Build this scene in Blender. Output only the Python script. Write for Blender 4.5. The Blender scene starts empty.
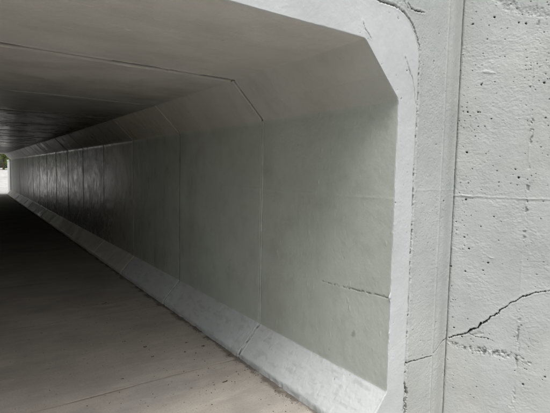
import bpy, math, random
import numpy as np
random.seed(7)
rng = np.random.default_rng(11)
SC = bpy.context.scene
COL = SC.collection
R = math.radians

# ------------------------------------------------------------------ dimensions (metres)
Y0 = 1.75                 # front face of the culvert
XC = -0.75                # centre line, set left so the wider unseen half lets in more light
XW = 2.125                # right wall
XK = 1.905                # foot of the sloped ledge
ZK = 0.275                # top of the sloped ledge
ZH = 2.085                # bottom of haunch
XH = 1.822; ZC = 2.39     # ceiling
XO = 2.295; ZO = 2.64     # outer outline of the culvert end
SEG = 1.82
JOINTS = [Y0 + 0.0, 3.225] + [3.225 + SEG*k for k in range(1, 16)]
YE = JOINTS[-1]
EYE = 1.64
# camera axes expressed in image directions (from the vanishing points)
F = 437.0
def nrm(v): v = np.array(v, float); return v/np.linalg.norm(v)
CY = nrm((-308, 40.5, -437)); CX = nrm((624, 21.5, -437)); CX = nrm(CX - CY*CX.dot(CY)); CZ = np.cross(CX, CY)
def ray(u, v):
    d = np.array((u-275, 206.5-v, -F)); return np.array((d.dot(CX), d.dot(CY), d.dot(CZ)))
CAM = np.array((0, 0, EYE))
def hit(u, v, p, n):
    d = ray(u, v); t = (np.array(p)-CAM).dot(n)/d.dot(n); return CAM + d*t

# ------------------------------------------------------------------ numpy noise
def _h(ix, iy, seed):
    with np.errstate(over='ignore'):
        h = (ix.astype(np.int64).astype(np.uint32)*np.uint32(374761393)) ^ (iy.astype(np.int64).astype(np.uint32)*np.uint32(668265263)) ^ np.uint32(seed*2246822519 & 0xffffffff)
        h = (h ^ (h >> np.uint32(13)))*np.uint32(1274126177)
        h = (h ^ (h >> np.uint32(16)))*np.uint32(2246822519)
        h = h ^ (h >> np.uint32(15))
    return h.astype(np.float64)/4294967296.0
def vn(x, y, seed=1):
    ix = np.floor(x); iy = np.floor(y); fx = x-ix; fy = y-iy
    fx = fx*fx*fx*(fx*(fx*6-15)+10); fy = fy*fy*fy*(fy*(fy*6-15)+10)
    a = _h(ix, iy, seed); b = _h(ix+1, iy, seed); c = _h(ix, iy+1, seed); d = _h(ix+1, iy+1, seed)
    return (a+(b-a)*fx)*(1-fy)+(c+(d-c)*fx)*fy - 0.5
def fbm(x, y, o=4, seed=1, g=0.5):
    s = 0; a = 1
    for k in range(o):
        s = s + a*vn(x*2**k+17.3*k, y*2**k-9.1*k, seed+k); a *= g
    return s
def pits(x, y, cell, prob, rmin, rmax, seed, dens=None, asp=1.0):
    """bug holes: hashed points, returns 0..1 depth profile times radius (metres)"""
    q_ = 1.5/rmax; x, y = x+rmax*.55*fbm(x*q_*.5, y*q_*.5, 2, seed+50), y+rmax*.45*fbm(x*q_*.5+9, y*q_*.5, 2, seed+60)
    out = np.zeros_like(x); cx = np.floor(x/cell); cy = np.floor(y/cell)
    for dx in (-1, 0, 1):
        for dy in (-1, 0, 1):
            ix = cx+dx; iy = cy+dy
            px = (ix+_h(ix, iy, seed))*cell; py = (iy+_h(ix, iy, seed+1))*cell
            pr = _h(ix, iy, seed+2); q = _h(ix, iy, seed+3)
            p = prob if dens is None else prob*dens
            r = rmin+(rmax-rmin)*q**3
            d = np.hypot((x-px)*asp, (y-py))/r
            b = np.clip(1-d*d, 0, 1)*r*(pr < p)
            out = np.maximum(out, b)
    return out
def sm(e0, e1, x):
    t = np.clip((x-e0)/(e1-e0), 0, 1); return t*t*(3-2*t)
def crack(x, y, pts, seed=5, jit=0.004):
    """pts: list of (x,y,halfwidth).  returns (signed clearance, width)  clearance>0 inside the crack"""
    X = x + jit*fbm(x*60, y*60, 4, seed, .65); Y = y + jit*fbm(x*60+31, y*60+7, 4, seed+9, .65)
    best = np.full_like(x, -1.0)
    for (a, b, wa), (c, d, wb) in zip(pts[:-1], pts[1:]):
        ex, ey = c-a, d-b; L = ex*ex+ey*ey+1e-12
        t = np.clip(((X-a)*ex+(Y-b)*ey)/L, 0, 1)
        dist = np.hypot(X-a-t*ex, Y-b-t*ey); w = wa+(wb-wa)*t
        best = np.maximum(best, w-dist)
    return best

# ------------------------------------------------------------------ object helpers
def tag(o, label=None, cat=None, group=None, kind=None):
    if label: o['label'] = label
    if cat: o['category'] = cat
    if group: o['group'] = group
    if kind: o['kind'] = kind
    return o
def empty(name, loc=(0, 0, 0)):
    o = bpy.data.objects.new(name, None); COL.objects.link(o); o.location = loc; o.empty_display_size = .2
    return o
def link(name, me, mat, parent=None):
    me.materials.clear(); me.materials.append(mat)
    o = bpy.data.objects.new(name, me); COL.objects.link(o)
    if parent is not None:
        me.transform(__import__('mathutils').Matrix.Translation(-parent.location)); o.parent = parent
    return o
class Sheet:
    """collects grids and boxes with per-vertex dirt, becomes one mesh"""
    def __init__(s): s.v = []; s.f = []; s.d = []; s.n = 0; s.sm = []
    def grid(s, P, N=None, dirt=None, smooth=True):
        a, b, _ = P.shape
        idx = np.arange(a*b).reshape(a, b)+s.n
        q = np.stack([idx[:-1, :-1], idx[1:, :-1], idx[1:, 1:], idx[:-1, 1:]], -1).reshape(-1, 4)
        if N is not None:
            i, j = (a-1)//2, (b-1)//2
            e1 = P[i+1, j]-P[i, j]; e2 = P[i, j+1]-P[i, j]
            if np.cross(e1, e2).dot(N[i, j] if N.ndim == 3 else N) < 0: q = q[:, ::-1]
        s.v.append(P.reshape(-1, 3)); s.f.append(q); s.d.append((np.zeros((a, b)) if dirt is None else dirt).reshape(-1)); s.n += a*b
        s.sm.append(np.full(len(q), smooth))
    def hexa(s, c):     # 8 corners: bottom 4 ccw, top 4 ccw
        c = np.array(c, float); k = s.n
        q = np.array([(0, 3, 2, 1), (4, 5, 6, 7), (0, 1, 5, 4), (1, 2, 6, 5), (2, 3, 7, 6), (3, 0, 4, 7)])+k
        s.v.append(c); s.f.append(q); s.d.append(np.zeros(8)); s.n += 8; s.sm.append(np.full(6, False))
    def box(s, x0, x1, y0, y1, z0, z1):
        s.hexa([(x0, y0, z0), (x1, y0, z0), (x1, y1, z0), (x0, y1, z0), (x0, y0, z1), (x1, y0, z1), (x1, y1, z1), (x0, y1, z1)])
    def prism(s, poly_b, poly_t):   # matching polygons ccw from above
        n = len(poly_b); k = s.n
        s.v.append(np.array(list(poly_b)+list(poly_t), float)); s.d.append(np.zeros(2*n)); s.n += 2*n
        s.f.append([tuple(k+i for i in reversed(range(n))), tuple(k+n+i for i in range(n))]+[(k+i, k+(i+1) % n, k+n+(i+1) % n, k+n+i) for i in range(n)])
        s.sm.append(np.full(n+2, False))
    def build(s, name, mat, parent=None):
        me = bpy.data.meshes.new(name)
        V = np.concatenate(s.v)
        if all(isinstance(f, np.ndarray) for f in s.f):
            Fq = np.concatenate(s.f)
            me.vertices.add(len(V)); me.vertices.foreach_set('co', V.astype(np.float32).ravel())
            me.loops.add(len(Fq)*4); me.loops.foreach_set('vertex_index', Fq.astype(np.int32).ravel())
            me.polygons.add(len(Fq)); me.polygons.foreach_set('loop_start', np.arange(0, len(Fq)*4, 4, dtype=np.int32))
            me.polygons.foreach_set('loop_total', np.full(len(Fq), 4, np.int32))
            me.update(calc_edges=True)
        else:
            me.from_pydata(V.tolist(), [], [tuple(int(i) for i in q) for f in s.f for q in f])
        me.polygons.foreach_set('use_smooth', np.concatenate(s.sm))
        at = me.attributes.new('dirt', 'FLOAT', 'POINT'); at.data.foreach_set('value', np.concatenate(s.d).astype(np.float32))
        me.validate()
        return link(name, me, mat, parent)

# ------------------------------------------------------------------ materials
class NT:
    def __init__(s, name):
        s.m = bpy.data.materials.new(name); s.m.use_nodes = True; s.t = s.m.node_tree; s.n = s.t.nodes
        s.n.clear(); s.out = s.n.new('ShaderNodeOutputMaterial'); s.b = s.n.new('ShaderNodeBsdfPrincipled')
        s.t.links.new(s.b.outputs[0], s.out.inputs[0]); s.pos = s.n.new('ShaderNodeNewGeometry').outputs['Position']
    def L(s, a, b): s.t.links.new(a, b)
    def noise(s, scale=(1, 1, 1), sc=5, det=4, rough=.55, off=0):
        m = s.n.new('ShaderNodeMapping'); m.inputs['Scale'].default_value = scale; m.inputs['Location'].default_value = (off, off*1.7, off*.3)
        s.L(s.pos, m.inputs['Vector']); t = s.n.new('ShaderNodeTexNoise'); t.inputs['Scale'].default_value = sc
        t.inputs['Detail'].default_value = det; t.inputs['Roughness'].default_value = rough
        s.L(m.outputs[0], t.inputs['Vector']); return t.outputs[0]
    def ramp(s, x, a, b, lo=0., hi=1.):
        r = s.n.new('ShaderNodeMapRange'); r.inputs[1].default_value = a; r.inputs[2].default_value = b
        r.inputs[3].default_value = lo; r.inputs[4].default_value = hi; s.L(x, r.inputs[0]); return r.outputs[0]
    def mix(s, fac, c1, c2, blend='MIX'):
        x = s.n.new('ShaderNodeMix'); x.data_type = 'RGBA'; x.blend_type = blend
        for i, c in ((6, c1), (7, c2)):
            if isinstance(c, tuple): x.inputs[i].default_value = (*c, 1)
            else: s.L(c, x.inputs[i])
        if isinstance(fac, (int, float)): x.inputs[0].default_value = fac
        else: s.L(fac, x.inputs[0])
        return x.outputs[2]
    def math(s, op, a, b):
        x = s.n.new('ShaderNodeMath'); x.operation = op
        for i, c in enumerate((a, b)):
            if isinstance(c, (int, float)): x.inputs[i].default_value = c
            else: s.L(c, x.inputs[i])
        return x.outputs[0]
    def attr(s, name):
        a = s.n.new('ShaderNodeAttribute'); a.attribute_name = name; return a.outputs['Fac']
    def fin(s, col, rough=.6, spec=.4, hs=()):
        if isinstance(col, tuple): s.b.inputs['Base Color'].default_value = (*col, 1)
        else: s.L(col, s.b.inputs['Base Color'])
        if isinstance(rough, (int, float)): s.b.inputs['Roughness'].default_value = rough
        else: s.L(rough, s.b.inputs['Roughness'])
        s.b.inputs['Specular IOR Level'].default_value = spec
        prev = None
        for h, dist in hs:
            bp = s.n.new('ShaderNodeBump'); bp.inputs['Distance'].default_value = dist; bp.inputs['Strength'].default_value = 1
            s.L(h, bp.inputs['Height'])
            if prev: s.L(prev, bp.inputs['Normal'])
            prev = bp.outputs[0]
        if prev: s.L(prev, s.b.inputs['Normal'])
        return s.m

def paint(name, c, var=.07, rough=.5, spec=.4, dirt=(.035, .032, .03), bump=1.0, tint=(.62, .56, .47), tintamt=.25, speck=.5):
    t = NT(name)
    big = t.noise((1, 1, 1), 2.2, 5, .6); fine = t.noise((1, 1, 1), 38, 4, .65); grain = t.noise((1, 1, 1), 330, 3, .6)
    dark = tuple(x*(1-var*2.2) for x in c); lite = tuple(min(.92, x*(1+var)) for x in c)
    col = t.mix(t.ramp(big, .3, .7), dark, lite)
    col = t.mix(t.ramp(fine, .35, .7, 0, .35), col, tuple(x*.88 for x in c))
    tn = t.noise((1, 1, .5), 1.3, 6, .6, 7.)
    col = t.mix(t.ramp(tn, .5, .72, 0, tintamt), col, tint)
    # small dirt specks in pores of the paint
    sp = t.noise((1, 1, 1), 120, 2, .5, 3.); clus = t.noise((1, 1, 1), 6, 3, .5, 9.)
    spm = t.math('MULTIPLY', t.ramp(sp, .70, .74, 0, speck), t.ramp(clus, .45, .62))
    col = t.mix(spm, col, tuple(x*.35 for x in c))
    col = t.mix(t.attr('dirt'), col, dirt)
    return t.fin(col, t.ramp(fine, .3, .7, rough-.06, rough+.1), spec, [(fine, .0010*bump), (grain, .00035*bump)])

M_FRAME = paint('white_masonry_paint', (.53, .548, .553), .07, .5, .4, tint=(.66, .66, .64), tintamt=.12, speck=.3)
M_PIL = paint('pale_grey_masonry_paint', (.43, .45, .44), .08, .55, .35, bump=3)
M_WING = paint('weathered_pale_grey_paint', (.435, .455, .445), .08, .55, .35, bump=3)
M_INT = paint('grey_green_wall_paint', (.50, .52, .475), .05, .5, .4, tint=(.36, .36, .29), tintamt=.3, speck=.25, bump=2.5)
M_CEIL = paint('brownish_ceiling_paint', (.50, .475, .43), .04, .55, .35, tint=(.36, .33, .28), tintamt=.45, speck=.3)
M_HAUNCH = paint('haunch_paint', (.50, .49, .44), .04, .5, .4, tint=(.36, .35, .29), tintamt=.35, speck=.25, bump=2)
M_KERB = paint('bluish_ledge_paint', (.62, .65, .65), .05, .5, .4, tint=(.5, .5, .48), tintamt=.2, speck=.3, bump=2)

M_KERB = paint('bluish_ledge_paint', (.56, .59, .595), .05, .5, .4, tint=(.47, .46, .43), tintamt=.45, speck=.8, bump=3)

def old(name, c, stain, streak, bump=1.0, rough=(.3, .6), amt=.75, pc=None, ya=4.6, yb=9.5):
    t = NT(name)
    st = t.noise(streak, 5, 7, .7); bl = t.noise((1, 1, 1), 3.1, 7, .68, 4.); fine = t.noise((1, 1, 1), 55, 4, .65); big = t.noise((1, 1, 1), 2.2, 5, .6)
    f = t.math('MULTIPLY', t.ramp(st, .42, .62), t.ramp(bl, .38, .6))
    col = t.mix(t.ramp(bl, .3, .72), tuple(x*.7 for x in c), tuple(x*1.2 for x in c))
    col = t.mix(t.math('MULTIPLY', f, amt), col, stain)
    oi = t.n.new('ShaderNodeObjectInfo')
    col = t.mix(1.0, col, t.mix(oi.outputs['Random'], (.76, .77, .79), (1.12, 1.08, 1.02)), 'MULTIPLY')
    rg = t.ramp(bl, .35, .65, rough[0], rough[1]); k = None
    if pc:      # the paint wears off gradually further in; the deep shade is painted in too
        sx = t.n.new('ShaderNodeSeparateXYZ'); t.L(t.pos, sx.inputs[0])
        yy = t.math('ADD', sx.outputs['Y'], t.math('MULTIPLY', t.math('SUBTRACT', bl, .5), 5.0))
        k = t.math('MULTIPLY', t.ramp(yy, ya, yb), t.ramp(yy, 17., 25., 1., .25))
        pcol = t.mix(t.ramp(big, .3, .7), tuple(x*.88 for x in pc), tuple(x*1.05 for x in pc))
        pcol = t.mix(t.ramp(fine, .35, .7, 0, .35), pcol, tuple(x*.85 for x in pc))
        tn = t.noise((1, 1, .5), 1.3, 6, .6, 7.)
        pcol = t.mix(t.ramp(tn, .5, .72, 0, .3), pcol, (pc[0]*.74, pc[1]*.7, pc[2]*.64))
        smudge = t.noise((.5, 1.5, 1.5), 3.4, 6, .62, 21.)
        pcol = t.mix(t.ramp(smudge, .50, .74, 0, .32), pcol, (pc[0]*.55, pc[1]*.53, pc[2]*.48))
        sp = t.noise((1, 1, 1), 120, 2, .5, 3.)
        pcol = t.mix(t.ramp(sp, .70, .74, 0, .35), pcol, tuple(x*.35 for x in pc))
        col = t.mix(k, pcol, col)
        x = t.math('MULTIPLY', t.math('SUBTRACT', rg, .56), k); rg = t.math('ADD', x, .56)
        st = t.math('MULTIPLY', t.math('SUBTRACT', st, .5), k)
    grain = t.noise((1, 1, 1), 260, 3, .6)
    col = t.mix(t.attr('dirt'), col, (.03, .028, .025))
    return t.fin(col, rg, .5, [(st, .0025*bump), (fine, .0013*bump), (grain, .0008)])
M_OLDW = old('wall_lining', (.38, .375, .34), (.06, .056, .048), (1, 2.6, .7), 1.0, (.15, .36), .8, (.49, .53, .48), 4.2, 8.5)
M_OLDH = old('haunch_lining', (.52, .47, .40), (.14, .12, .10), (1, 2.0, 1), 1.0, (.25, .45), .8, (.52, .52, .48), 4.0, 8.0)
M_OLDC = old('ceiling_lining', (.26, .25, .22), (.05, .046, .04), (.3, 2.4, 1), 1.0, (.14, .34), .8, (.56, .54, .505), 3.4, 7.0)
M_OLDK = old('bare_ledge_concrete', (.82, .76, .66), (.45, .40, .33), (1, 2.5, 1), 1.3, (.35, .6), .5)

def floor_mat(name, c, sp=.3):
    t = NT(name)
    a = t.noise((1, 1, 1), 1.1, 6, .6); b = t.noise((.35, 1.6, 1), 6, 6, .65, 2.); fine = t.noise((1, 1, 1), 70, 4, .65); d = t.noise((1, 1, 1), 26, 3, .6, 5.)
    col = t.mix(t.ramp(a, .3, .7), tuple(x*.78 for x in c), tuple(x*1.15 for x in c))
    col = t.mix(t.ramp(b, .45, .7, 0, .35), col, (c[0]*.62, c[1]*.6, c[2]*.6))
    bl = t.noise((1, 1, 1), 1.9, 3, .5, 12.)
    col = t.mix(t.ramp(bl, .55, .72, 0, .45), col, (.235, .235, .235))
    col = t.mix(t.ramp(fine, .4, .75, 0, .35), col, tuple(x*.6 for x in c))
    col = t.mix(t.ramp(d, .66, .74, 0, .6), col, (.06, .05, .045)); gr = t.noise((1, 1, 1), 180, 2, .6, 31.); col = t.mix(t.ramp(gr, .52, .66, 0, .5), col, tuple(x*.55 for x in c)); wt = t.noise((.5, 1.3, 1), 2.6, 7, .7, 41.); col = t.mix(t.ramp(wt, .55, .66, 0, .35), col, tuple(min(.8, x*1.3) for x in c))
    col = t.mix(t.attr('dirt'), col, (.07, .058, .045))
    return t.fin(col, .85, sp, [(b, .002), (fine, .001)])
M_FLOOR = floor_mat('trodden_brown_concrete', (.46, .42, .37), .15)
M_PALE = floor_mat('pale_path_concrete', (.47, .465, .45))

def simple(name, c, c2, sc=8, rough=.8, bump=.01):
    t = NT(name); n = t.noise((1, 1, 1), sc, 5, .6); return t.fin(t.mix(t.ramp(n, .35, .65), c, c2), rough, .3, [(n, bump)])
M_GRASS = simple('rough_grass', (.05, .075, .02), (.09, .11, .035), 5)
M_LEAF = simple('leaf_green', (.09, .16, .03), (.18, .26, .05), 1.5, .6, 0)
_t = M_LEAF.node_tree; _p = next(n for n in _t.nodes if n.type == 'BSDF_PRINCIPLED'); _tr = _t.nodes.new('ShaderNodeBsdfTranslucent'); _tr.inputs[0].default_value = (.42, .58, .08, 1)
_m = _t.nodes.new('ShaderNodeMixShader'); _m.inputs[0].default_value = .45; _t.links.new(_p.outputs[0], _m.inputs[1]); _t.links.new(_tr.outputs[0], _m.inputs[2])
_t.links.new(_m.outputs[0], next(n for n in _t.nodes if n.type == 'OUTPUT_MATERIAL').inputs[0])
M_BARK = simple('brown_bark', (.10, .075, .05), (.16, .12, .09), 12, .9)
M_CRUMB = simple('dry_crumbs', (.05, .035, .025), (.12, .09, .06), 40)
M_CHALK = simple('pale_scratch', (.5, .48, .44), (.6, .57, .53), 40)

# ------------------------------------------------------------------ culvert profile (right half, foot -> centre of ceiling)
def fillet_profile(pts, rads, step):
    """polyline with rounded corners, returns points, normals(into the tunnel), part id per point"""
    P = []; ID = []
    pts = [np.array(p, float) for p in pts]
    def seg(a, b, pid):
        n = max(1, int(np.linalg.norm(b-a)/step)); t = np.linspace(0, 1, n+1)[:-1]
        for k in t: P.append(a+(b-a)*k); ID.append(pid)
    cur = pts[0]
    for i in range(1, len(pts)-1):
        a, b, c = pts[i-1], pts[i], pts[i+1]; r = rads[i-1]
        u = nrm(a-b); w = nrm(c-b); s = b+u*r; e = b+w*r
        seg(cur, s, i-1)
        n = max(2, int(r*2/step)); n += n % 2
        for k in range(n):
            t = k/n; P.append((1-t)**2*s+2*t*(1-t)*b+t*t*e); ID.append(i-1 if t < .5 else i)
        cur = e
    seg(cur, pts[-1], len(pts)-2); P.append(pts[-1]); ID.append(len(pts)-2)
    P = np.array(P); T = np.gradient(P, axis=0); T /= np.linalg.norm(T, axis=1)[:, None]
    N = np.stack([-T[:, 1], T[:, 0]], 1)     # going up the right wall (0,1) -> (-1,0) : into the tunnel
    return P, N, np.array(ID)
PROF = [(XK, -.25), (XK+.012, .045), (XW, ZK), (XW, ZH), (XH, ZC), (XC, ZC)]
RADS = [.012, .012, .035, .02]
def part_slices(ID):
    # 0,1 -> ledge ; 2 wall ; 3 haunch ; 4 ceiling
    m = {'ledge': (0, 1), 'wall': (2,), 'haunch': (3,), 'ceiling': (4,)}
    out = {}
    for k, ids in m.items():
        w = np.where(np.isin(ID, ids))[0]; out[k] = (w[0], min(w[-1]+1, len(ID)-1))
    return out

# surface relief of the tunnel lining.  s: arc length along profile, y: along the tunnel
Pd, Nd, IDd = fillet_profile(PROF, RADS, .01)
def wall_crack_pts():
    o = []
    for u, v, w in ((322, 281, .0008), (345, 287.5, .0015), (352, 288.5, .003), (360, 291, .0016), (391, 298, .003)):
        p = hit(u, v, (XW, 0, 0), np.array((1, 0, 0))); o.append((p[1], p[2], w))
    return o
WCR = wall_crack_pts()
def lining_relief(part, X, Y, Z, S, k):
    """returns inward height, dirt"""
    h = .0026*fbm(S*2.1, Y*2.1, 3, 3) + .0010*fbm(S*14, Y*14, 4, 23, .6)
    d = np.zeros_like(h)
    if k < 2:
        h = h + .0003*fbm(S*6, Y*55, 3, 33)*(part != 'ledge') + .0008*fbm(S*30, Y*34, 4, 37, .65)*sm(-.15, .3, fbm(S*3, Y*3, 3, 38))
        b = pits(S, Y, .11, .35, .0015, .004, 60); h = h - b*.8; d = np.maximum(d, sm(.0015, .0035, b)*.55)
        b2 = pits(S, Y, .2, .3, .006, .016, 80)  # blisters and dabs of thick paint
        h = h + b2*.09
    else:
        h = h*1.6 + .003*fbm(S*9, Y*9, 4, 43)
        if part == 'wall':
            c0 = hit(57, 168, (XW, 0, 0), np.array((1, 0, 0))); q = np.hypot((Y-c0[1])/.42, (Z-c0[2])/.2)+1.1*fbm(Y*5, Z*7, 4, 44); d = np.maximum(d, sm(1.0, .5, q)*.8)
    if part == 'wall':      # faint board line
        h = h + .0012*np.exp(-((Z-1.49-.006*fbm(Y*5, Y*0, 3, 91))/.008)**2)*(1+fbm(Y*7, Y*0, 3, 92))
    if part == 'haunch':
        h = h - .003*np.exp(-((Z-2.215-.004*fbm(Y*5, Y*0, 3, 93))/.006)**2)
    if k < 2:                # trowel arcs and thick dabs
        tr = fbm(S*3+2*vn(Y*2, S*2, 61), Y*11+2*vn(S*1.5, Y*1.5, 62), 3, 63); h = h + .0012*np.clip(tr-.05, 0, 1)
        b3 = pits(S, Y, .09, .6, .003, .009, 95, None, .35); h = h + b3*.30
        b4 = pits(S, Y, .3, .5, .004, .008, 99, None, .6); h = h - b4*.7; d = np.maximum(d, sm(.004, .006, b4)*.6)
    if part == 'ledge' and k < 3:
        n = fbm(S*30, Y*12, 4, 96, .6); d = np.maximum(d, sm(.12, .45, n+.22*sm(.36, .26, S))*.14)
        h = h - .0015*sm(.1, .4, fbm(S*24, Y*24, 4, 97))+.0016*fbm(S*60, Y*9, 3, 98)
    if part == 'wall' and k == 0:
        c = crack(Y, Z, WCR, 7, .006); ins = sm(-.002, .001, c); h = h-ins*.006; d = np.maximum(d, sm(-.001, .001, c)*.55)
        st = np.hypot((Y-2.06)/.03, (Z-.55)/.03); q = sm(1, .3, st+fbm(Y*60, Z*60, 2, 3)*.7); d = np.maximum(d, q*.35)
    return h, d
def joint_profile(part, Y, S, X, ja, jb, k):
    """grooves at both ends of a section"""
    h = np.zeros_like(Y); d = np.zeros_like(Y)
    wob = .006*fbm(S*9, S*0+k, 3, 90+k); 
    for e, j in ((0, ja), (1, jb)):
        dist = np.abs(Y-j) if e == 0 else np.abs(jb-Y)
        if e == 0 and k == 0: continue
        j1 = (k == 0 and e == 1) or (k == 1 and e == 0)
        if j1:
            n = fbm(S*26, S*0+3, 3, 71)
            if part in ('ceiling', 'haunch'):
                open_ = sm(-.05, .2, fbm(S*5, S*0+1, 4, 72)+.10)
                side = 1
                w = (.026 if part == 'ceiling' else .009)+(.024 if part == 'ceiling' else .009)*open_; g = sm(w, w*.4, dist); h -= g*(.006+.012*open_); d = np.maximum(d, g*(.5+.45*open_))
                h += .003*np.exp(-((dist-(.06 if part == 'ceiling' else .028))/.009)**2)
            elif part == 'wall':
                h += .0016*np.exp(-((dist-.002)/.006)**2)*(1+1.2*fbm(S*12, S*0, 3, 75)) 
                g = sm(.007, .002, np.abs(dist-.014-.003*n)); h -= g*.003; d = np.maximum(d, g*sm(-.3, .3, fbm(S*7, S*0, 3, 76))*.35)
            else:
                chip = sm(-.05, .3, fbm(S*28+7, Y*34, 3, 73)+.10)
                g = sm(.022, .006, dist+.022*fbm(S*40, Y*40, 3, 74)); h -= g*chip*.010; d = np.maximum(d, g*sm(.2, .8, chip)*.8)
                h += .0025*np.exp(-((dist-.022)/.007)**2)
        else:
            depth = .010 if k < 3 and part in ('wall', 'ledge') else .026
            if k <= 2 and part in ('wall',): depth = .0035
            w = .006 if k < 2 else {'wall': .015, 'ledge': .018, 'haunch': .028, 'ceiling': .045}[part]
            wv = w*(1+.5*fbm(S*8, S*0+k, 2, 77))
            g = sm(wv, wv*.35, dist); h -= g*depth; d = np.maximum(d, g*(.35 if k < 2 else .95))
            if k >= 2: h += (.0010 if k < 5 else .003)*np.exp(-((dist-w*1.0-.025)/.014)**2)
    return h, d

def y_stations(ja, jb, k, dense):
    step = {0: .006, 1: .009, 2: .016}.get(k, .03) if dense else .15
    n = int((jb-ja)/step)+1; y = np.linspace(ja, jb, n)
    if True:
        ex = []
        for o in (.002, .005, .009, .014, .02, .027, .036, .045, .06): ex += [ja+o, jb-o]
        y = np.unique(np.round(np.concatenate([y, ex]), 5))
        keep = [True]+list(np.diff(y) > .0012); y = y[np.array(keep)]; y[-1] = jb
    return y
EDGE = .012
tun = empty('underpass_tunnel', (XC, Y0, 0))
tag(tun, 'long low box shaped concrete pedestrian underpass with sloped ledge and cut off upper corners', 'tunnel')
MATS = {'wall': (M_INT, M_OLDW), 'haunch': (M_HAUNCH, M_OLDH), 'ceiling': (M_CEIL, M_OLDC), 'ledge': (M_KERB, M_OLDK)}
NAMES = {'wall': 'wall_section', 'haunch': 'haunch_section', 'ceiling': 'ceiling_section', 'ledge': 'ledge_section'}
def mirror(P):  # about XC
    Q = P.copy(); Q[..., 0] = 2*XC-Q[..., 0]; return Q
for k in range(16):
    ja = JOINTS[k] if k else Y0+EDGE
    jb = JOINTS[k+1]
    step = {0: .0065, 1: .009, 2: .014}.get(k, .022)
    sheets = {}
    for side in (0, 1):
        P, N, ID = fillet_profile(PROF, RADS, step if side == 0 else .07)
        S = np.concatenate([[0], np.cumsum(np.linalg.norm(np.diff(P, axis=0), axis=1))])
        sl = part_slices(ID)
        ys = y_stations(ja, jb, k, side == 0)
        for part, (i0, i1) in sl.items():
            p = P[i0:i1+1]; n = N[i0:i1+1]; s = S[i0:i1+1]
            Yg, Sg = np.meshgrid(ys, s); Xg = np.repeat(p[:, 0:1], len(ys), 1); Zg = np.repeat(p[:, 1:2], len(ys), 1)
            h, d = lining_relief(part, Xg, Yg, Zg, Sg, k)
            hj, dj = joint_profile(part, Yg, Sg, Xg, JOINTS[k], jb, k); 
            h = h+hj; d = np.maximum(d, dj)
            # keep shared borders between neighbouring parts and halves together
            if part == 'ceiling': h[-1, :] = 0
            if part == 'ledge' and side == 0:   # ragged foot of the ledge
                rag = (.006*fbm(Yg*16, Yg*0, 5, 51, .65)-.010*sm(.25, .5, fbm(Yg*9, Yg*0+3, 2, 53)))*sm(.36, .22, Sg)*sm(.30,.255,Sg); h = h+rag
            Q = np.stack([Xg+n[:, 0:1]*h, Yg, Zg+n[:, 1:2]*h], -1)
            Nn = np.stack([np.repeat(n[:, 0:1], len(ys), 1), np.zeros_like(Xg), np.repeat(n[:, 1:2], len(ys), 1)], -1)
            if side == 1:
                Q = mirror(Q); Nn = Nn.copy(); Nn[..., 0] *= -1
            if part == 'ceiling': key = (part, 0)
            else: key = (part, side)
            sheets.setdefault(key, Sheet()).grid(Q, Nn, d)
    thick = .2
    for (part, side), sh in sheets.items():
        sg = 1 if side == 0 else -1
        fx = (lambda x: x) if side == 0 else (lambda x: 2*XC-x)
        a, b = ja+.001, jb-.001
        def bx(x0, x1, z0, z1):
            x0, x1 = sorted((fx(x0), fx(x1))); sh.box(x0, x1, a, b, z0, z1)
        if part == 'wall': bx(XW+.03, XW+.17, ZK, ZH)
        elif part == 'ceiling': sh.box(2*XC-XH, XH, a, b, ZC+.03, ZC+.24)
        elif part == 'haunch':
            c = [(fx(XW+.04), ZH+.01), (fx(XW+.165), ZH+.01), (fx(XW+.165), ZO-.13), (fx(XH+.01), ZO-.01), (fx(XH+.01), ZC+.035)]
            poly_a = [(x, a, z) for x, z in c]; poly_b = [(x, b, z) for x, z in c]
            if side == 1: poly_a, poly_b = poly_a[::-1], poly_b[::-1]
            sh.prism(poly_b, poly_a)
        else:
            c = [(fx(XW+.165), -.2), (fx(XW+.165), ZK-.005), (fx(XW+.03), ZK-.005), (fx(XK+.05), .0), (fx(XK+.05), -.2)]
            poly_a = [(x, a, z) for x, z in c]; poly_b = [(x, b, z) for x, z in c]
            if side == 1: poly_a, poly_b = poly_a[::-1], poly_b[::-1]
            sh.prism(poly_a, poly_b)
        lim = 2 if part != 'ledge' else 3
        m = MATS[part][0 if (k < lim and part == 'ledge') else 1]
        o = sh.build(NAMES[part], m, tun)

# ------------------------------------------------------------------ portal frame (end face of the box), one ring
def ring_stations():
    """paired points: inner profile (with normals) and outer outline, right half foot->centre"""
    P, N, ID = fillet_profile(PROF, RADS, .004)
    L = np.concatenate([[0], np.cumsum(np.linalg.norm(np.diff(P, axis=0), axis=1))])
    # outer outline: (XO,-.03) up to ZO-r, arc, then to centre
    r = .34; O = []
    key = []
    for (x, z) in P:
        if z < ZH-.1: O.append((XO+.00, z))
        else: O.append(None)
    i0 = next(i for i, o in enumerate(O) if o is None); zs = P[i0, 1]
    # remaining outline by arc length
    pts = [(XO, zs), (XO, ZO-r)]
    for a in np.linspace(0, math.pi/2, 24)[1:]: pts.append((XO-r+r*math.cos(a), ZO-r+r*math.sin(a)))
    pts.append((XC, ZO)); pts = np.array(pts)
    l = np.concatenate([[0], np.cumsum(np.linalg.norm(np.diff(pts, axis=0), axis=1))])
    # map: haunch end (ID 3 -> 4) to arc end, for an even spread
    iH = np.where(ID == 4)[0][0]; lH = l[24]+.12
    for i in range(i0, len(P)):
        if i <= iH: t = (L[i]-L[i0])/(L[iH]-L[i0])*lH
        else: t = lH+(L[i]-L[iH])/(L[-1]-L[iH])*(l[-1]-lH)
        O[i] = (np.interp(t, l, pts[:, 0]), np.interp(t, l, pts[:, 1]))
    return P, N, np.array(O, float), L
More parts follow.
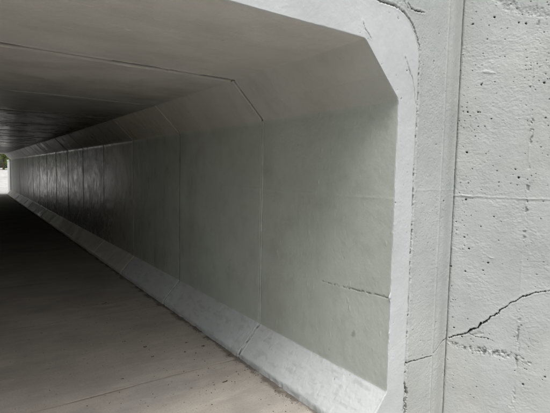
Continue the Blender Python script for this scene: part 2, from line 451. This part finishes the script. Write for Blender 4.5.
# features read from the photograph, placed on the portal plane
def onface(u, v):
    p = hit(u, v, (0, Y0, 0), np.array((0, 1., 0))); return p[0], p[2]
def facepts(lst): return [(*onface(u, v), w) for u, v, w in lst]
FC = [facepts([(377, 0, .006), (386, 2.5, .010), (395, 5.5, .012), (397, 7.5, .010)]),
      facepts([(396, 6, .004), (404, 12, .0055), (410, 20, .0075), (414, 28, .0045), (417, 38, .004), (419.5, 48, .0025)]),
      facepts([(405, 56, .0018), (408, 65, .0028), (411, 74, .003), (413, 80, .002), (415, 96, .0016), (416.5, 110, .0008)]),
      facepts([(408, 3, .0015), (411, 8, .004), (416, 11, .006), (422, 12, .004), (425, 13, .001)]),
      facepts([(404, 0, .001), (405.5, 4, .0016), (409, 9, .001)]),
      facepts([(363, 22, .0009), (366, 30, .0012), (371, 38, .0007)])]
PCR = facepts([(405, 364, .003), (408, 362.5, .0048), (416, 360.5, .0028), (424, 358, .0018), (432, 356, .0016), (437, 351, .0012), (441, 346.5, .0022), (447, 343.5, .0028), (452, 341, .003), (460, 336, .003)])
JAM = [facepts([(404.5, 382, .002), (406, 388, .012), (407, 394, .009), (405.5, 400, .004), (406, 408, .008), (405, 416, .008)])]
def dent(x, z, u, v, rx, rz, seed):
    cx, cz = onface(u, v); q = np.hypot((x-cx)/rx, (z-cz)/rz)+.35*fbm(x*70, z*70, 3, seed); return sm(1, .35, q)
def face_relief(X, Z, sd):
    """portal plane relief, sd = distance to the outer outline (negative on the frame)"""
    fr = sd < 0
    h = .0028*fbm(X*3, Z*3, 3, 101)+.0012*fbm(X*18, Z*18, 3, 111)
    rough = np.where(fr, .6, 1.0)
    pm = .25+1.2*sm(-.1, .3, fbm(X*7, Z*5, 3, 125)); h += rough*(pm*.0010*fbm(X*55, Z*75, 4, 121, .7)+.0010*fbm(X*150, Z*170, 2, 131))
    d = np.zeros_like(h)
    dens = .25+1.2*sm(-.1, .4, fbm(X*3, Z*3, 2, 141))
    b = pits(X, Z, .018, .6, .0012, .0036, 150, np.where(fr, dens*.22, dens)); h -= b*1.3; d = np.maximum(d, sm(.0017, .0034, b)*.75)
    b = pits(X, Z, .07, .3, .003, .007, 170, np.where(fr, .5, 1)); h -= b*1.1; d = np.maximum(d, sm(.003, .005, b)*.85)
    # mortar joint around the culvert end: lumpy bead and pinholes
    lo = sm(2.45, 2.2, Z)
    wob = .007*fbm(X*9, Z*9, 3, 181)
    a = np.abs(sd+wob-.004)
    h -= .0035*sm(.016, .003, a)*lo
    h += .0018*np.exp(-((sd-.020+wob)/.010)**2)*(0.6+fbm(X*40, Z*40, 2, 191))
    pin = sm(.0, .3, fbm(X*55, Z*42, 3, 201)-.06)*sm(.011, .002, a)*lo; h -= pin*.012; d = np.maximum(d, sm(.35, .8, pin)*.8)
    rub = sm(.035, .0, np.abs(sd-.02))*np.clip(fbm(X*45, Z*45, 3, 211), 0, 1); h += rub*.0035
    for i, c in enumerate(FC):
        cr = crack(X, Z, [(a, b, w_*.62 if i < 2 else w_*.8) for a, b, w_ in c], 220+i*4, .006); g = sm(-.0012, .0014, cr); dep = .03 if i < 2 else .010
        h -= g*dep; d = np.maximum(d, sm(-.0010, .0008, cr)*(1. if i < 2 or i == 3 else .55)); h += .0016*np.exp(-((cr+.008)/.005)**2)
    cr = crack(X, Z, PCR, 250, .005)+.0008; g = sm(-.001, .0014, cr); h -= g*.02; d = np.maximum(d, sm(-.0010, .0006, cr)*.95)
    for c in JAM:
        cr = crack(X, Z, c, 260, .012); g = sm(-.001, .003, cr); h -= g*.03; d = np.maximum(d, sm(0, .004, cr)*.9)
    # tie hole on the pilaster with a drip of paint
    q = dent(X, Z, 445, 201, .012, .007, 270); h -= q*.012; d = np.maximum(d, q*.7)
    # faint lift line
    zl = 1.545+.006*fbm(X*12, X*0, 3, 280); h += np.where(fr, 0, .0009*np.exp(-((Z-zl)/.006)**2))
    return h, d

P, N, O, L = ring_stations()
S_in = L
fr = Sheet()
# dense over what the photograph shows: up to X > .9 on the ceiling side
def ring_grid(P, N, O, S, side, nin):
    vs = np.linspace(0, 1, nin)
    RB = .003
    base = P - N*RB          # where the flat face starts (RB outside the opening edge)
    A = O[:, None, :]*(1-vs)[None, :, None]+base[:, None, :]*vs[None, :, None]
    X = A[..., 0]; Z = A[..., 1]
    D = np.linalg.norm(O-base, axis=1)
    sd = -(1-(1-vs))[None, :]*D[:, None]*1.0
    h, d = face_relief(X, Z, np.minimum(sd, -1e-6))
    Q = np.stack([X, Y0-h, Z], -1)
    # rounded, chipped arris and the return into the tunnel
    chip = np.clip(fbm(S*22, S*0, 4, 301)+.02, 0, 1)*.022*sm(.1, .4, fbm(S*3.3, S*0+5, 2, 305)+.38)
    ex = []; ed = []
    cu = [onface(391, 297), onface(390, 335)]
    for j, t in enumerate(np.linspace(0, 1, 7)):
        a = t*math.pi/2; off = RB*math.cos(a); dy = RB*(1-math.cos(a)) if False else RB*(1-math.cos(a))
        p = base+N*(RB*math.sin(a)); y = Y0+RB*(1-math.cos(a))
        w = 1.0*math.sin(a*2)*.7+.3*math.sin(a)
        nn = np.stack([N[:, 0]*math.sin(a), N[:, 1]*math.sin(a)], 1)
        hh = -chip*w
        bul = np.zeros_like(S)
        for (cx, cz), sz in zip(cu, (.020, .011)):
            near = np.hypot(p[:, 0]-cx, p[:, 1]-cz); bul = np.maximum(bul, np.exp(-(near/.022)**2)*sz)
        he = h[:, -1]*(1-t)
        ex.append(np.stack([p[:, 0]+nn[:, 0]*(hh+bul), y-math.cos(a)*(hh+he+bul*.2), p[:, 1]+nn[:, 1]*(hh+bul)], 1)); ed.append(d[:, -1]*(1-t))
    h2, d2 = lining_relief('wall', P[:, 0], np.full(len(P), Y0+EDGE), P[:, 1], S, 0)
    for yy in (Y0+.006, Y0+.009, Y0+EDGE+.0005):
        k = (yy-Y0)/EDGE
        ex.append(np.stack([P[:, 0]+N[:, 0]*h2*k, np.full(len(P), yy), P[:, 1]+N[:, 1]*h2*k], 1)); ed.append(np.zeros(len(P)))
    E = np.stack(ex[1:], 1); Q = np.concatenate([Q, E], 1); d = np.concatenate([d, np.stack(ed[1:], 1)], 1)
    Nn = np.zeros_like(Q); Nn[..., 1] = -1
    if side: Q = mirror(Q)
    return Q, Nn, d
sel = np.arange(len(P))
Q, Nn, d = ring_grid(P, N, O, S_in, 0, 60); fr.grid(Q, Nn, d)
sel = np.unique(np.r_[np.arange(0, len(P), 8), len(P)-1])
Q, Nn, d = ring_grid(P[sel], N[sel], O[sel], S_in[sel], 1, 12); fr.grid(Q, Nn, d)
fo = fr.build('portal_frame', M_FRAME, tun)
tag(fo, 'bright white painted end face of the underpass')

# far end face of the box (plain)
fe = Sheet()
for side in (0, 1):
    s2 = np.unique(np.r_[np.arange(0, len(P), 10), len(P)-1])
    A = np.stack([O[s2], P[s2]], 1)
    Q = np.stack([A[..., 0], np.full(A.shape[:2], YE+.001), A[..., 1]], -1)
    B = Q[:, ::-1].copy(); B[..., 1] -= .03; B[:, 1] = Q[:, 0]+np.array((0, -.25, 0)); B[:, 0] = Q[:, 0]
    for G, n in ((Q, (0, 1, 0)), ):
        if side: G = mirror(G)
        fe.grid(G, np.array(n, float), None, False)
fe.build('far_portal_frame', M_FRAME, tun)

# ------------------------------------------------------------------ headwall (pilaster and wall above the box)
XP, XS = 2.58, 2.815      # paint ridge, edge towards the wing wall
hw = empty('headwall', (2.5, Y0, 0))
tag(hw, 'pale grey painted headwall between the white portal frame and the cracked wing wall', 'wall')
ZT = 3.5
sh = Sheet()
def hw_offset(X):       # strip turned a little away beyond the ridge
    return .0045*np.exp(-((X-XP)/.007)**2) - .008*sm(XP-.004, XP+.03, X) - .040*sm(XP+.05, XS-.01, X)
# right pilaster
zs = np.concatenate([np.arange(-.3, 0, .02), np.arange(0, ZO-.34, .0032), [ZO-.34]]); xs = np.concatenate([np.arange(XO, XS-.018, .0032), np.linspace(XS-.018, XS, 8)])
# ring part: outline -> rectangle
def hw_block(Xg, Zg, sd):
    h, d = face_relief(Xg, Zg, sd)
    e = hw_offset(Xg+.004*fbm(Zg*2, Zg*0, 2, 310))
    g = sm(XS-.012, XS-.001, Xg+.003*fbm(Zg*9, Zg*0, 3, 320)); e = e-g*.006; d = np.maximum(d, sm(.6, 1, g)*.5)
    return np.stack([Xg, Y0-h-e, Zg], -1), d
Xg, Zg = np.meshgrid(xs, zs)
Q, d = hw_block(Xg, Zg, np.maximum(Xg-XO, 1e-6)); sh.grid(Q, np.array((0, -1., 0)), d)
# above: polar-ish block around the rounded corner
r = .34
ang = np.linspace(0, math.pi/2, 230); cx, cz = XO-r, ZO-r
O2 = np.stack([cx+r*np.cos(ang), cz+r*np.sin(ang)], 1)
T2 = []
for a in ang:
    dx, dz = math.cos(a), math.sin(a); t = min((XS-cx)/max(dx, 1e-6), (ZT-cz)/max(dz, 1e-6)); T2.append((cx+dx*t, cz+dz*t))
T2 = np.array(T2); kz = np.argmin(np.hypot(T2[:, 0]-XS, T2[:, 1]-ZT)); T2[kz] = (XS, ZT)
v = np.linspace(0, 1, 230)**1.0
# denser steps near the outline
A = O2[:, None]*(1-v)[None, :, None]+T2[:, None]*v[None, :, None]
sd = np.maximum(v[None, :]*np.linalg.norm(T2-O2, axis=1)[:, None], 1e-6)
Q, d = hw_block(A[..., 0], A[..., 1], sd); sh.grid(Q, np.array((0, -1., 0)), d)
# lintel part over the opening, to the left side; then the left pilaster (coarse)
xs2 = np.concatenate([np.arange(2*XC-XO+r, 1.2, .05), np.arange(1.2, cx, .008), [cx]]); zs2 = np.linspace(ZO, ZT, 60)
Xg, Zg = np.meshgrid(xs2, zs2); Q, d = hw_block(Xg, Zg, np.maximum(Zg-ZO, 1e-6)); sh.grid(Q, np.array((0, -1., 0)), d)
Qm, dm = hw_block(A[::6, ::6, 0], A[::6, ::6, 1], sd[::6, ::6]); sh.grid(mirror(Qm), np.array((0, -1., 0)), dm)
Xg, Zg = np.meshgrid(xs[::6], zs[::6]); Q, d = hw_block(Xg, Zg, np.maximum(Xg-XO, 1e-6)); sh.grid(mirror(Q), np.array((0, -1., 0)), d)
# body behind the face
def mx(x): return 2*XC-x
sh.box(XO+.06, XS+.12, Y0+.07, Y0+.32, -.4, ZT-.002); sh.box(mx(XS-.002), mx(XO+.06), Y0+.07, Y0+.32, -.2, ZT-.002)
sh.box(mx(XO+.06)+.001, XO+.06-.001, Y0+.07, Y0+.32, ZO+.01, ZT-.002)
sh.build('wall_face', M_PIL, hw)
cp = Sheet(); cp.box(mx(XS+.03), XS+.03, Y0-.09, Y0+.38, ZT, ZT+.14); cp.build('coping', M_PIL, hw)

# ------------------------------------------------------------------ wing walls
WD = nrm((.44, -.9)); WN = np.array((WD[1], -WD[0]))    # along, outward (towards the path)
if WN[0] > 0: WN = -WN
W0 = np.array((XS+.006, Y0+.056))
def onwing(u, v):
    p = hit(u, v, (W0[0], W0[1], 0), np.array((WN[0], WN[1], 0))); return (p[:2]-W0).dot(WD), p[2]
def wpts(l): return [(*onwing(u, v), w) for u, v, w in l]
WC = [wpts([(449, 338, .004), (455, 335.5, .006), (462, 334.5, .007), (468, 332.5, .009), (472, 329, .012), (477, 328.5, .010), (481, 323.5, .007), (487, 321.5, .0055), (490, 317, .005), (498, 313.5, .0042), (501, 309.5, .004), (507, 306.5, .0028), (510, 303, .0024), (517, 300.5, .0022), (520, 297.5, .003), (525, 296.5, .0045), (528, 295, .0048), (533, 293.5, .002), (541, 292, .0018), (552, 291, .002), (575, 285, .002)])]
WROUGH = wpts([(449, 343, .010), (462, 347, .012), (475, 349.5, .015), (490, 351.5, .02), (505, 355, .018), (519, 358, .012), (530, 364, .004)])
WUP = wpts([(492, -2, .01), (503, 2, .018), (512, 7, .02), (522, 10.5, .016), (535, 12, .016), (560, 15, .012)])
LL = wpts([(449, 195, 0), (475, 196, 0), (500, 197.5, 0), (550, 199.5, 0)])
V1 = wpts([(530, 135, 0), (530, 200, 0), (537, 290, 0), (541, 345, 0), (533, 413, 0)])
WB = [wpts([(468, 333, .0008), (476, 337, .0008), (486, 337.5, .0005), (493, 341, .0002)])]
def wing_relief(S, Z):
    h = .004*fbm(S*2.2, Z*2.2, 3, 401)+.0016*fbm(S*14, Z*14, 4, 411)+(.2+1.3*sm(-.1, .3, fbm(S*6, Z*6, 3, 425)))*.0011*fbm(S*50, Z*75, 4, 421, .7)+.0010*fbm(S*150, Z*170, 2, 431)
    d = np.zeros_like(h)
    dens = .22+1.1*sm(-.12, .4, fbm(S*4+2, Z*4, 4, 441))
    up = .55+.6*sm(1.2, 2.2, Z)
    b = pits(S, Z, .017, .42, .0012, .0052, 450, dens*up); h -= b*1.5; d = np.maximum(d, sm(.0014, .0034, b)*.75)
    b = pits(S, Z, .045, .75, .0025, .0095, 470, dens*1.2*up, 1.1); h -= b*1.2; d = np.maximum(d, sm(.003, .0055, b)*1.)
    # raised dabs, flakes of thick paint
    b = pits(S, Z, .035, .5, .002, .008, 490, None, .6); h += b*.12
    # lift line
    sp = np.array([p[0] for p in LL]); zp = np.array([p[1] for p in LL])
    zl = np.interp(S, sp, zp)+.006*fbm(S*18, S*0, 3, 500)
    ba = 1+1.6*fbm(S*11, S*0, 3, 503); h += ba*(.0026*np.exp(-((Z-zl)/.006)**2)-.0016*np.exp(-((Z-zl+.016)/.009)**2))
    # vertical board mark
    so = V1[0][0]+.004*fbm(Z*14, Z*0, 3, 510); a = np.abs(S-so)
    h += .0011*np.exp(-(a/.006)**2)*(1+2*fbm(Z*9, Z*0, 3, 515))
    pin = sm(.02, .3, fbm(S*60, Z*50, 3, 520)-.02)*sm(.016, .003, np.abs(S-so-.006))*sm(-.2, .1, fbm(Z*3, Z*0, 2, 521)+.05); h -= pin*.008; d = np.maximum(d, sm(.4, .9, pin)*.35)
    # broken lower edge: step, rubble
    c = crack(S, Z, WROUGH, 530, .02); m = sm(-.012, .008, c); n = fbm(S*55, Z*55, 4, 540)
    h += m*(n*.012-.003); d = np.maximum(d, m*sm(.10, .30, -n)*.65)
    c = crack(S, Z, WUP, 550, .03); m = sm(-.02, .012, c); n = fbm(S*40, Z*40, 4, 560); h += m*(n*.006-.004)
    d = np.maximum(d, m*sm(-.15, .5, n)*.28)
    # dabs of filler
    for (u, v, rx, rz) in ((490, 257.5, .035, .012), (487, 72, .045, .012)):
        s0, z0 = onwing(u, v); q = np.hypot((S-s0)/rx, (Z-z0+.15*(S-s0))/rz)+1.3*fbm(S*38, Z*60, 4, 570); h += sm(1.2, .2, q)*.0045
    for i, cc in enumerate(WC):
        cr = crack(S, Z, [(a, b, w_*.62) for a, b, w_ in cc], 580, .008); g = sm(-.0012, .0016, cr); h -= g*.04; d = np.maximum(d, sm(-.0006, .0012, cr))
        h += .0018*np.exp(-((cr+.010)/.006)**2)
    for cc in WB:
        cr = crack(S, Z, cc, 585, .010)+.0006; g = sm(-.0012, .0012, cr); h -= g*.010; d = np.maximum(d, sm(-.0008, .0008, cr)*.8)
    # a chipped scab under the thick of the crack
    s0, z0 = onwing(479, 334); q = np.hypot((S-s0)/.05, (Z-z0-.35*(S-s0))/.014)+.6*fbm(S*60, Z*60, 3, 590); h -= sm(1, .4, q)*.005
    # rounded, slightly dirty start of the wall beside the headwall
    h -= .003*sm(.014, .0, S+.003*fbm(Z*8, Z*0, 3, 600)); d = np.maximum(d, sm(.010, 0, S+.004*fbm(Z*20, Z*0, 3, 601))*.5)
    return h, d
def wing(side, LEN, name, label):
    fx = 1 if side == 0 else -1
    o = empty(name, (W0[0] if side == 0 else mx(W0[0]), W0[1], 0)); tag(o, label, 'wall')
    s = Sheet()
    if side == 0:
        ss = np.concatenate([np.linspace(0, .02, 9)[:-1], np.arange(.02, .72, .0030), np.arange(.72, LEN+.01, .03)])
        zz = np.concatenate([np.arange(-.3, 2.95, .0030), np.arange(2.95, ZT, .05), [ZT]])
    else: ss = np.arange(0, LEN, .06); zz = np.linspace(-.03, ZT, 60)
    Sg, Zg = np.meshgrid(ss, zz); h, d = wing_relief(Sg, Zg)
    top = np.interp(Sg, [0, 1.0, LEN], [ZT, ZT, 1.2]); Z2 = np.minimum(Zg, top)
    Q = np.stack([W0[0]+WD[0]*Sg+WN[0]*h, W0[1]+WD[1]*Sg+WN[1]*h, Z2], -1)
    n = np.array((WN[0], WN[1], 0.))
    if side: Q = mirror(Q); n[0] *= -1
    s.grid(Q, n, d)
    def pt(a, b, z):
        x = W0[0]+WD[0]*a-WN[0]*b; y = W0[1]+WD[1]*a-WN[1]*b; return ((x if side == 0 else mx(x)), y, z)
    for a, b, za, zb in ((.02, 1.0, ZT-.004, ZT-.004), (1.0, LEN-.01, ZT-.004, 1.19)):
        c = [pt(a, .055, -.2), pt(b, .055, -.2), pt(b, .32, -.2), pt(a, .32, -.2), pt(a, .055, za), pt(b, .055, zb), pt(b, .32, zb), pt(a, .32, za)]
        if side == 1: c = [c[i] for i in (3, 2, 1, 0, 7, 6, 5, 4)]
        s.hexa(c)
    c = [pt(LEN-.012, .0, -.2), pt(LEN+.02, .0, -.2), pt(LEN+.02, .32, -.2), pt(LEN-.012, .32, -.2), pt(LEN-.012, 0, 1.2), pt(LEN+.02, 0, 1.2), pt(LEN+.02, .32, 1.2), pt(LEN-.012, .32, 1.2)]
    s.hexa(c)
    s.build('wall_face', M_WING, o)
    return o
wing(0, 2.6, 'wing_wall', 'pitted pale grey concrete wing wall split by a long slanting crack, right of the portal')
wing(1, 2.6, 'wing_wall', 'pale grey concrete wing wall left of the underpass mouth, mirroring the cracked one')

# ------------------------------------------------------------------ ground
def floor_sheet():
    xs = np.concatenate([np.arange(mx(XK)-.04, .0, .05), np.arange(0, XK+.04, .008)])
    ys = np.concatenate([np.arange(1.70, 5.6, .010), np.arange(5.6, 12, .06), np.arange(12, YE+.2, .5), [YE+.2]])
    X, Y = np.meshgrid(xs, ys); h = .0025*fbm(X*2, Y*2, 3, 700)+.0009*fbm(X*12, Y*30, 3, 710); d = np.zeros_like(h)
    for j in JOINTS[1:6]:
        w = np.abs(Y-j-.012*fbm(X*3, X*0+j, 3, 720)); g = sm(.007, .003, w)*(.35+.65*sm(-.2, .15, fbm(X*2.5, X*0+j, 3, 730))); h -= g*.006; d = np.maximum(d, g*.75)
    b = pits(X, Y, .10, .30, .004, .012, 740); h -= b*.3; d = np.maximum(d, sm(.004, .008, b)*.6)
    # dirt gathered along the ledge
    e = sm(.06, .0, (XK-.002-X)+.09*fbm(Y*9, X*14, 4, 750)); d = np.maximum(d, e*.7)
    s = Sheet(); s.grid(np.stack([X, Y, h], -1), np.array((0, 0, 1.)), d); return s
f = floor_sheet().build('path', M_FLOOR); tag(f, 'brown concrete path running through the underpass', kind='structure')
s = Sheet(); s.grid(np.array([[(-300, -300, -.17), (-300, 400, -.17)], [(300, -300, -.17), (300, 400, -.17)]], float), np.array((0, 0, 1.)), None, False)
tag(s.build('ground', M_GRASS), 'rough grass ground around the underpass', kind='structure')
s = Sheet()
xx = np.array([-6.5, -4.3, -3.8, -3.45, -1, 1.95, 2.3, 2.8, 5.]); yy = np.array([-9., -4, -1, 1.49, Y0+.2])
Xg, Yg = np.meshgrid(xx, yy); Zg = -.010-.14*sm(1.95-XC, 2.3-XC, np.abs(Xg-XC))
s.grid(np.stack([Xg, Yg, Zg], -1), np.array((0, 0, 1.)), None, False)
s.grid(np.array([[(-6, YE+.19, -.008), (-9., 37, -.008), (-16, 44, 1.35), (-20, 60, 1.5)], [(9, YE+.19, -.008), (12, 37, -.008), (20, 44, 1.35), (24, 60, 1.5)]], float), np.array((0, 0, 1.)), None, False)
tag(s.build('pavement', M_PALE), 'pale concrete pavement outside the underpass', kind='structure')
# embankment over the tunnel
s = Sheet(); eh = 3.42; a, b = Y0+.4, YE-.1
s.box(-26, 26, a, b, ZO+.06, eh)
for sg in (1, -1):
    def q(x): return x if sg == 1 else mx(x)
    x0, x1 = sorted((q(XO+.05), q(26))); s.box(x0, x1, a, b, -.3, ZO+.059)
    for (ya, yb) in ((a-.001, -3.6), (b+.001, b+6)):
        xi = 3.15 if ya < 5 else 2.7; xo = 4.75 if ya < 5 else 2.7
        p = [(q(xi), ya), (q(26), ya), (q(26), yb), (q(xo), yb)]
        zt = [eh, eh, -.1, -.1]
        B = [(x, y, -.3) for x, y in p]; T = [(x, y, z) for (x, y), z in zip(p, zt)]
        ar = sum(p[i][0]*p[(i+1) % 4][1]-p[(i+1) % 4][0]*p[i][1] for i in range(4))
        if ar < 0: B, T = B[::-1], T[::-1]
        s.prism(B, T)
tag(s.build('embankment', M_GRASS), 'grassy road embankment over the underpass', kind='structure')

# litter crumbs on the floor
bits = []; s = Sheet(); rr = random.Random(5)
def crumb(s, x, y, z, a, l, w, t):
    c, q = math.cos(a), math.sin(a)
    def p(u, v, k): return (x+c*u-q*v, y+q*u+c*v, z+k)
    s.hexa([p(-l, -w*.4, 0), p(l*.3, -w, 0), p(l, w*.2, 0), p(-l*.4, w, 0), p(-l*.8, -w*.3, t), p(l*.2, -w*.7, t*1.3), p(l*.8, w*.2, t*.7), p(-l*.3, w*.8, t)])
for i in range(1100):
    y = 1.8+3.9*rr.random()**1.1; x = XK-.03-abs(rr.gauss(0, .8)) if i % 3 else XK-.01-abs(rr.gauss(0, .03))
    if x < -1.7: continue
    l = .0012+.0055*rr.random()**4
    crumb(s, x, y, .0015, rr.uniform(0, 6.3), l, l*rr.uniform(.3, .9), rr.uniform(.001, .003))
for (u, v, l) in ((106, 303, .02), (103, 304, .014), (84, 306, .016), (145, 347, .02), (124, 342, .012), (122, 379, .012), (204, 346, .02), (186, 343, .014), (186, 352, .012), (225, 382, .02), (205, 338, .015), (152, 357, .015)):
    p = hit(u, v, (0, 0, 0), np.array((0, 0, 1.)))
    for k in range(3): crumb(s, p[0]+rr.uniform(-1, 1)*l, p[1]+rr.uniform(-1, 1)*l*.5, .0015, rr.uniform(-.4, .4), l*rr.uniform(.3, .8), l*.25, .003)
tag(s.build('floor_litter', M_CRUMB), 'dark crumbs and leaf bits scattered on the path', 'litter', kind='stuff')
for i, (u, v, l) in enumerate(((140, 312, .028), (137, 318, .04))):
    p = hit(u, v, (0, 0, 0), np.array((0, 0, 1.))); s = Sheet(); crumb(s, p[0], p[1], .002, .05, l, .0018, .0012)  # thin raised slivers standing for pale scratches in the concrete
    tag(s.build('twig', M_CHALK), ['shorter of two thin pale twigs on the path, the one farther in', 'longer of two thin pale twigs on the path, the one nearer the mouth'][i], 'twig', 'pale twigs on the path')

# ------------------------------------------------------------------ beyond the far end
def plainwall(name, label, mat, fn, cop=None):
    o = empty(name, fn[0]); tag(o, label, 'wall'); s = Sheet()
    for c in fn[1]: s.box(*c)
    s.build('wall_face', mat, o); s2 = Sheet(); s2.box(*fn[2]); s2.build('coping', mat, o)
M_WHITE = paint('white_wall_paint', (.8, .8, .79), .02, .6, .3)
plainwall('side_wall', 'short bright wall continuing the tunnel line outside the far mouth', M_WHITE,
          ((2.2, YE+.01, 0), [(2.10, 2.35, YE+.01, 32.6, -.2, 2.0)], (2.08, 2.37, YE+.012, 32.62, 2.0, 2.08)))
def tree(name, x, y, H, zb, rad, n, label, seed, leaf=.07):
    r = np.random.default_rng(seed); o = empty(name, (x, y, 0)); tag(o, label, 'tree' if 'tree' in name else 'bush', None)
    # trunk with limbs
    s = Sheet()
    def limb(p, q, ra, rb):
        p = np.array(p, float); q = np.array(q, float); ax = nrm(q-p); u = nrm(np.cross(ax, (0.3, .9, .2))); w = np.cross(ax, u)
        m = 5; t = np.linspace(0, 1, m); an = np.linspace(0, 2*math.pi, 9)
        G = np.array([[p+(q-p)*tt+(u*math.cos(a)+w*math.sin(a))*(ra+(rb-ra)*tt)+r.normal(0, .01, 3)*0 for a in an] for tt in t]); s.grid(G, np.array([[u*math.cos(a)+w*math.sin(a) for a in an] for tt in t]))
    top = (x, y, H*.75); limb((x, y, .5), top, .05*H**.8/1.6, .02)
    cl = []
    for k in range(13):
        a = r.uniform(0, 6.28); z0 = r.uniform(zb*.7+.2, H*.6); e = (x+math.cos(a)*rad*r.uniform(.5, .95), y+math.sin(a)*rad*r.uniform(.5, .95), z0+r.uniform(.2, .35)*H)
        limb((x, y, z0), e, .035, .01); cl.append(e); cl.append(((x+e[0])/2, (y+e[1])/2, e[2]+r.uniform(-.3, .5)))
    for k in range(14): cl.append((x+r.normal(0, rad*.5), y+r.normal(0, rad*.5), r.uniform(zb, H)))
    s.build('trunk', M_BARK, o)
    cl = np.array(cl); idx = r.integers(0, len(cl), n); C = cl[idx]+r.normal(0, 1, (n, 3))*np.array((rad*.2, rad*.2, H*.07))
    C[:, 2] = np.maximum(C[:, 2], zb*.9)
    a = r.normal(0, 1, (n, 3)); a /= np.linalg.norm(a, axis=1)[:, None]; b = np.cross(a, r.normal(0, 1, (n, 3))); b /= np.linalg.norm(b, axis=1)[:, None]
    sz = leaf*r.uniform(.6, 1.3, (n, 1)); V = np.stack([C-a*sz, C-b*sz*.5, C+a*sz, C+b*sz*.5], 1).reshape(-1, 3)
    s = Sheet(); s.v.append(V); s.f.append(np.arange(n*4).reshape(n, 4)); s.d.append(np.zeros(n*4)); s.n = n*4; s.sm.append(np.full(n, False))
    s.build('crown', M_LEAF, o)
tree('leafy_tree', 2.7, 46.5, 5.5, 1.7, 1.7, 14000, 'nearest leafy green tree seen through the far mouth', 1)
tree('leafy_tree', 5.6, 49.5, 6.5, 1.7, 2.1, 9000, 'tree behind and right of the nearest one beyond the far mouth', 2)
tree('leafy_tree', -.2, 49.0, 6.0, 1.8, 2.0, 8000, 'tree left of the nearest one beyond the far mouth', 3)
tree('round_bush', 3.7, 45.4, 2.9, 1.35, .9, 5000, 'round bush standing just right of the nearest tree beyond the far mouth', 4, .05)

# ------------------------------------------------------------------ camera, light
cam = bpy.data.cameras.new('camera'); co = bpy.data.objects.new('camera', cam); COL.objects.link(co); SC.camera = co
cam.sensor_width = 36; cam.lens = 36*F/550; cam.clip_end = 2000; cam.clip_start = .02
from mathutils import Matrix
M = Matrix([list(CX), list(CY), list(CZ)]).to_4x4(); M.translation = CAM.tolist(); co.matrix_world = M

SUN_EL, SUN_AZ = 66, 215       # azimuth measured clockwise from +Y
w = bpy.data.worlds.new('World'); SC.world = w; w.use_nodes = True; nt = w.node_tree; nt.nodes.clear()
out = nt.nodes.new('ShaderNodeOutputWorld'); bg = nt.nodes.new('ShaderNodeBackground'); sk = nt.nodes.new('ShaderNodeTexSky')
sk.sky_type = 'NISHITA'; sk.sun_disc = False; sk.sun_elevation = R(SUN_EL); sk.sun_rotation = R(SUN_AZ); sk.air_density = 1.0; sk.dust_density = 5; sk.ozone_density = 1
hs = nt.nodes.new('ShaderNodeHueSaturation'); hs.inputs['Saturation'].default_value = .22
nt.links.new(sk.outputs[0], hs.inputs['Color']); nt.links.new(hs.outputs[0], bg.inputs[0]); nt.links.new(bg.outputs[0], out.inputs[0]); bg.inputs[1].default_value = .12
sl = bpy.data.lights.new('sun', 'SUN'); so = bpy.data.objects.new('sun', sl); COL.objects.link(so); sl.energy = 1.3; sl.angle = R(40); sl.color = (1, .975, .94)
from mathutils import Vector
dv = Vector((math.sin(R(SUN_AZ))*math.cos(R(SUN_EL)), math.cos(R(SUN_AZ))*math.cos(R(SUN_EL)), math.sin(R(SUN_EL))))
so.rotation_euler = dv.to_track_quat('Z', 'Y').to_euler(); so.location = (0, 0, 20)

SC.render.engine = 'CYCLES'
SC.cycles.max_bounces = 16; SC.cycles.diffuse_bounces = 12; SC.cycles.glossy_bounces = 6; SC.cycles.caustics_reflective = False; SC.cycles.caustics_refractive = False
vs = SC.view_settings; vs.view_transform = 'Standard'; vs.look = 'None'; vs.gamma = 1; vs.use_curve_mapping = False; vs.exposure = .72
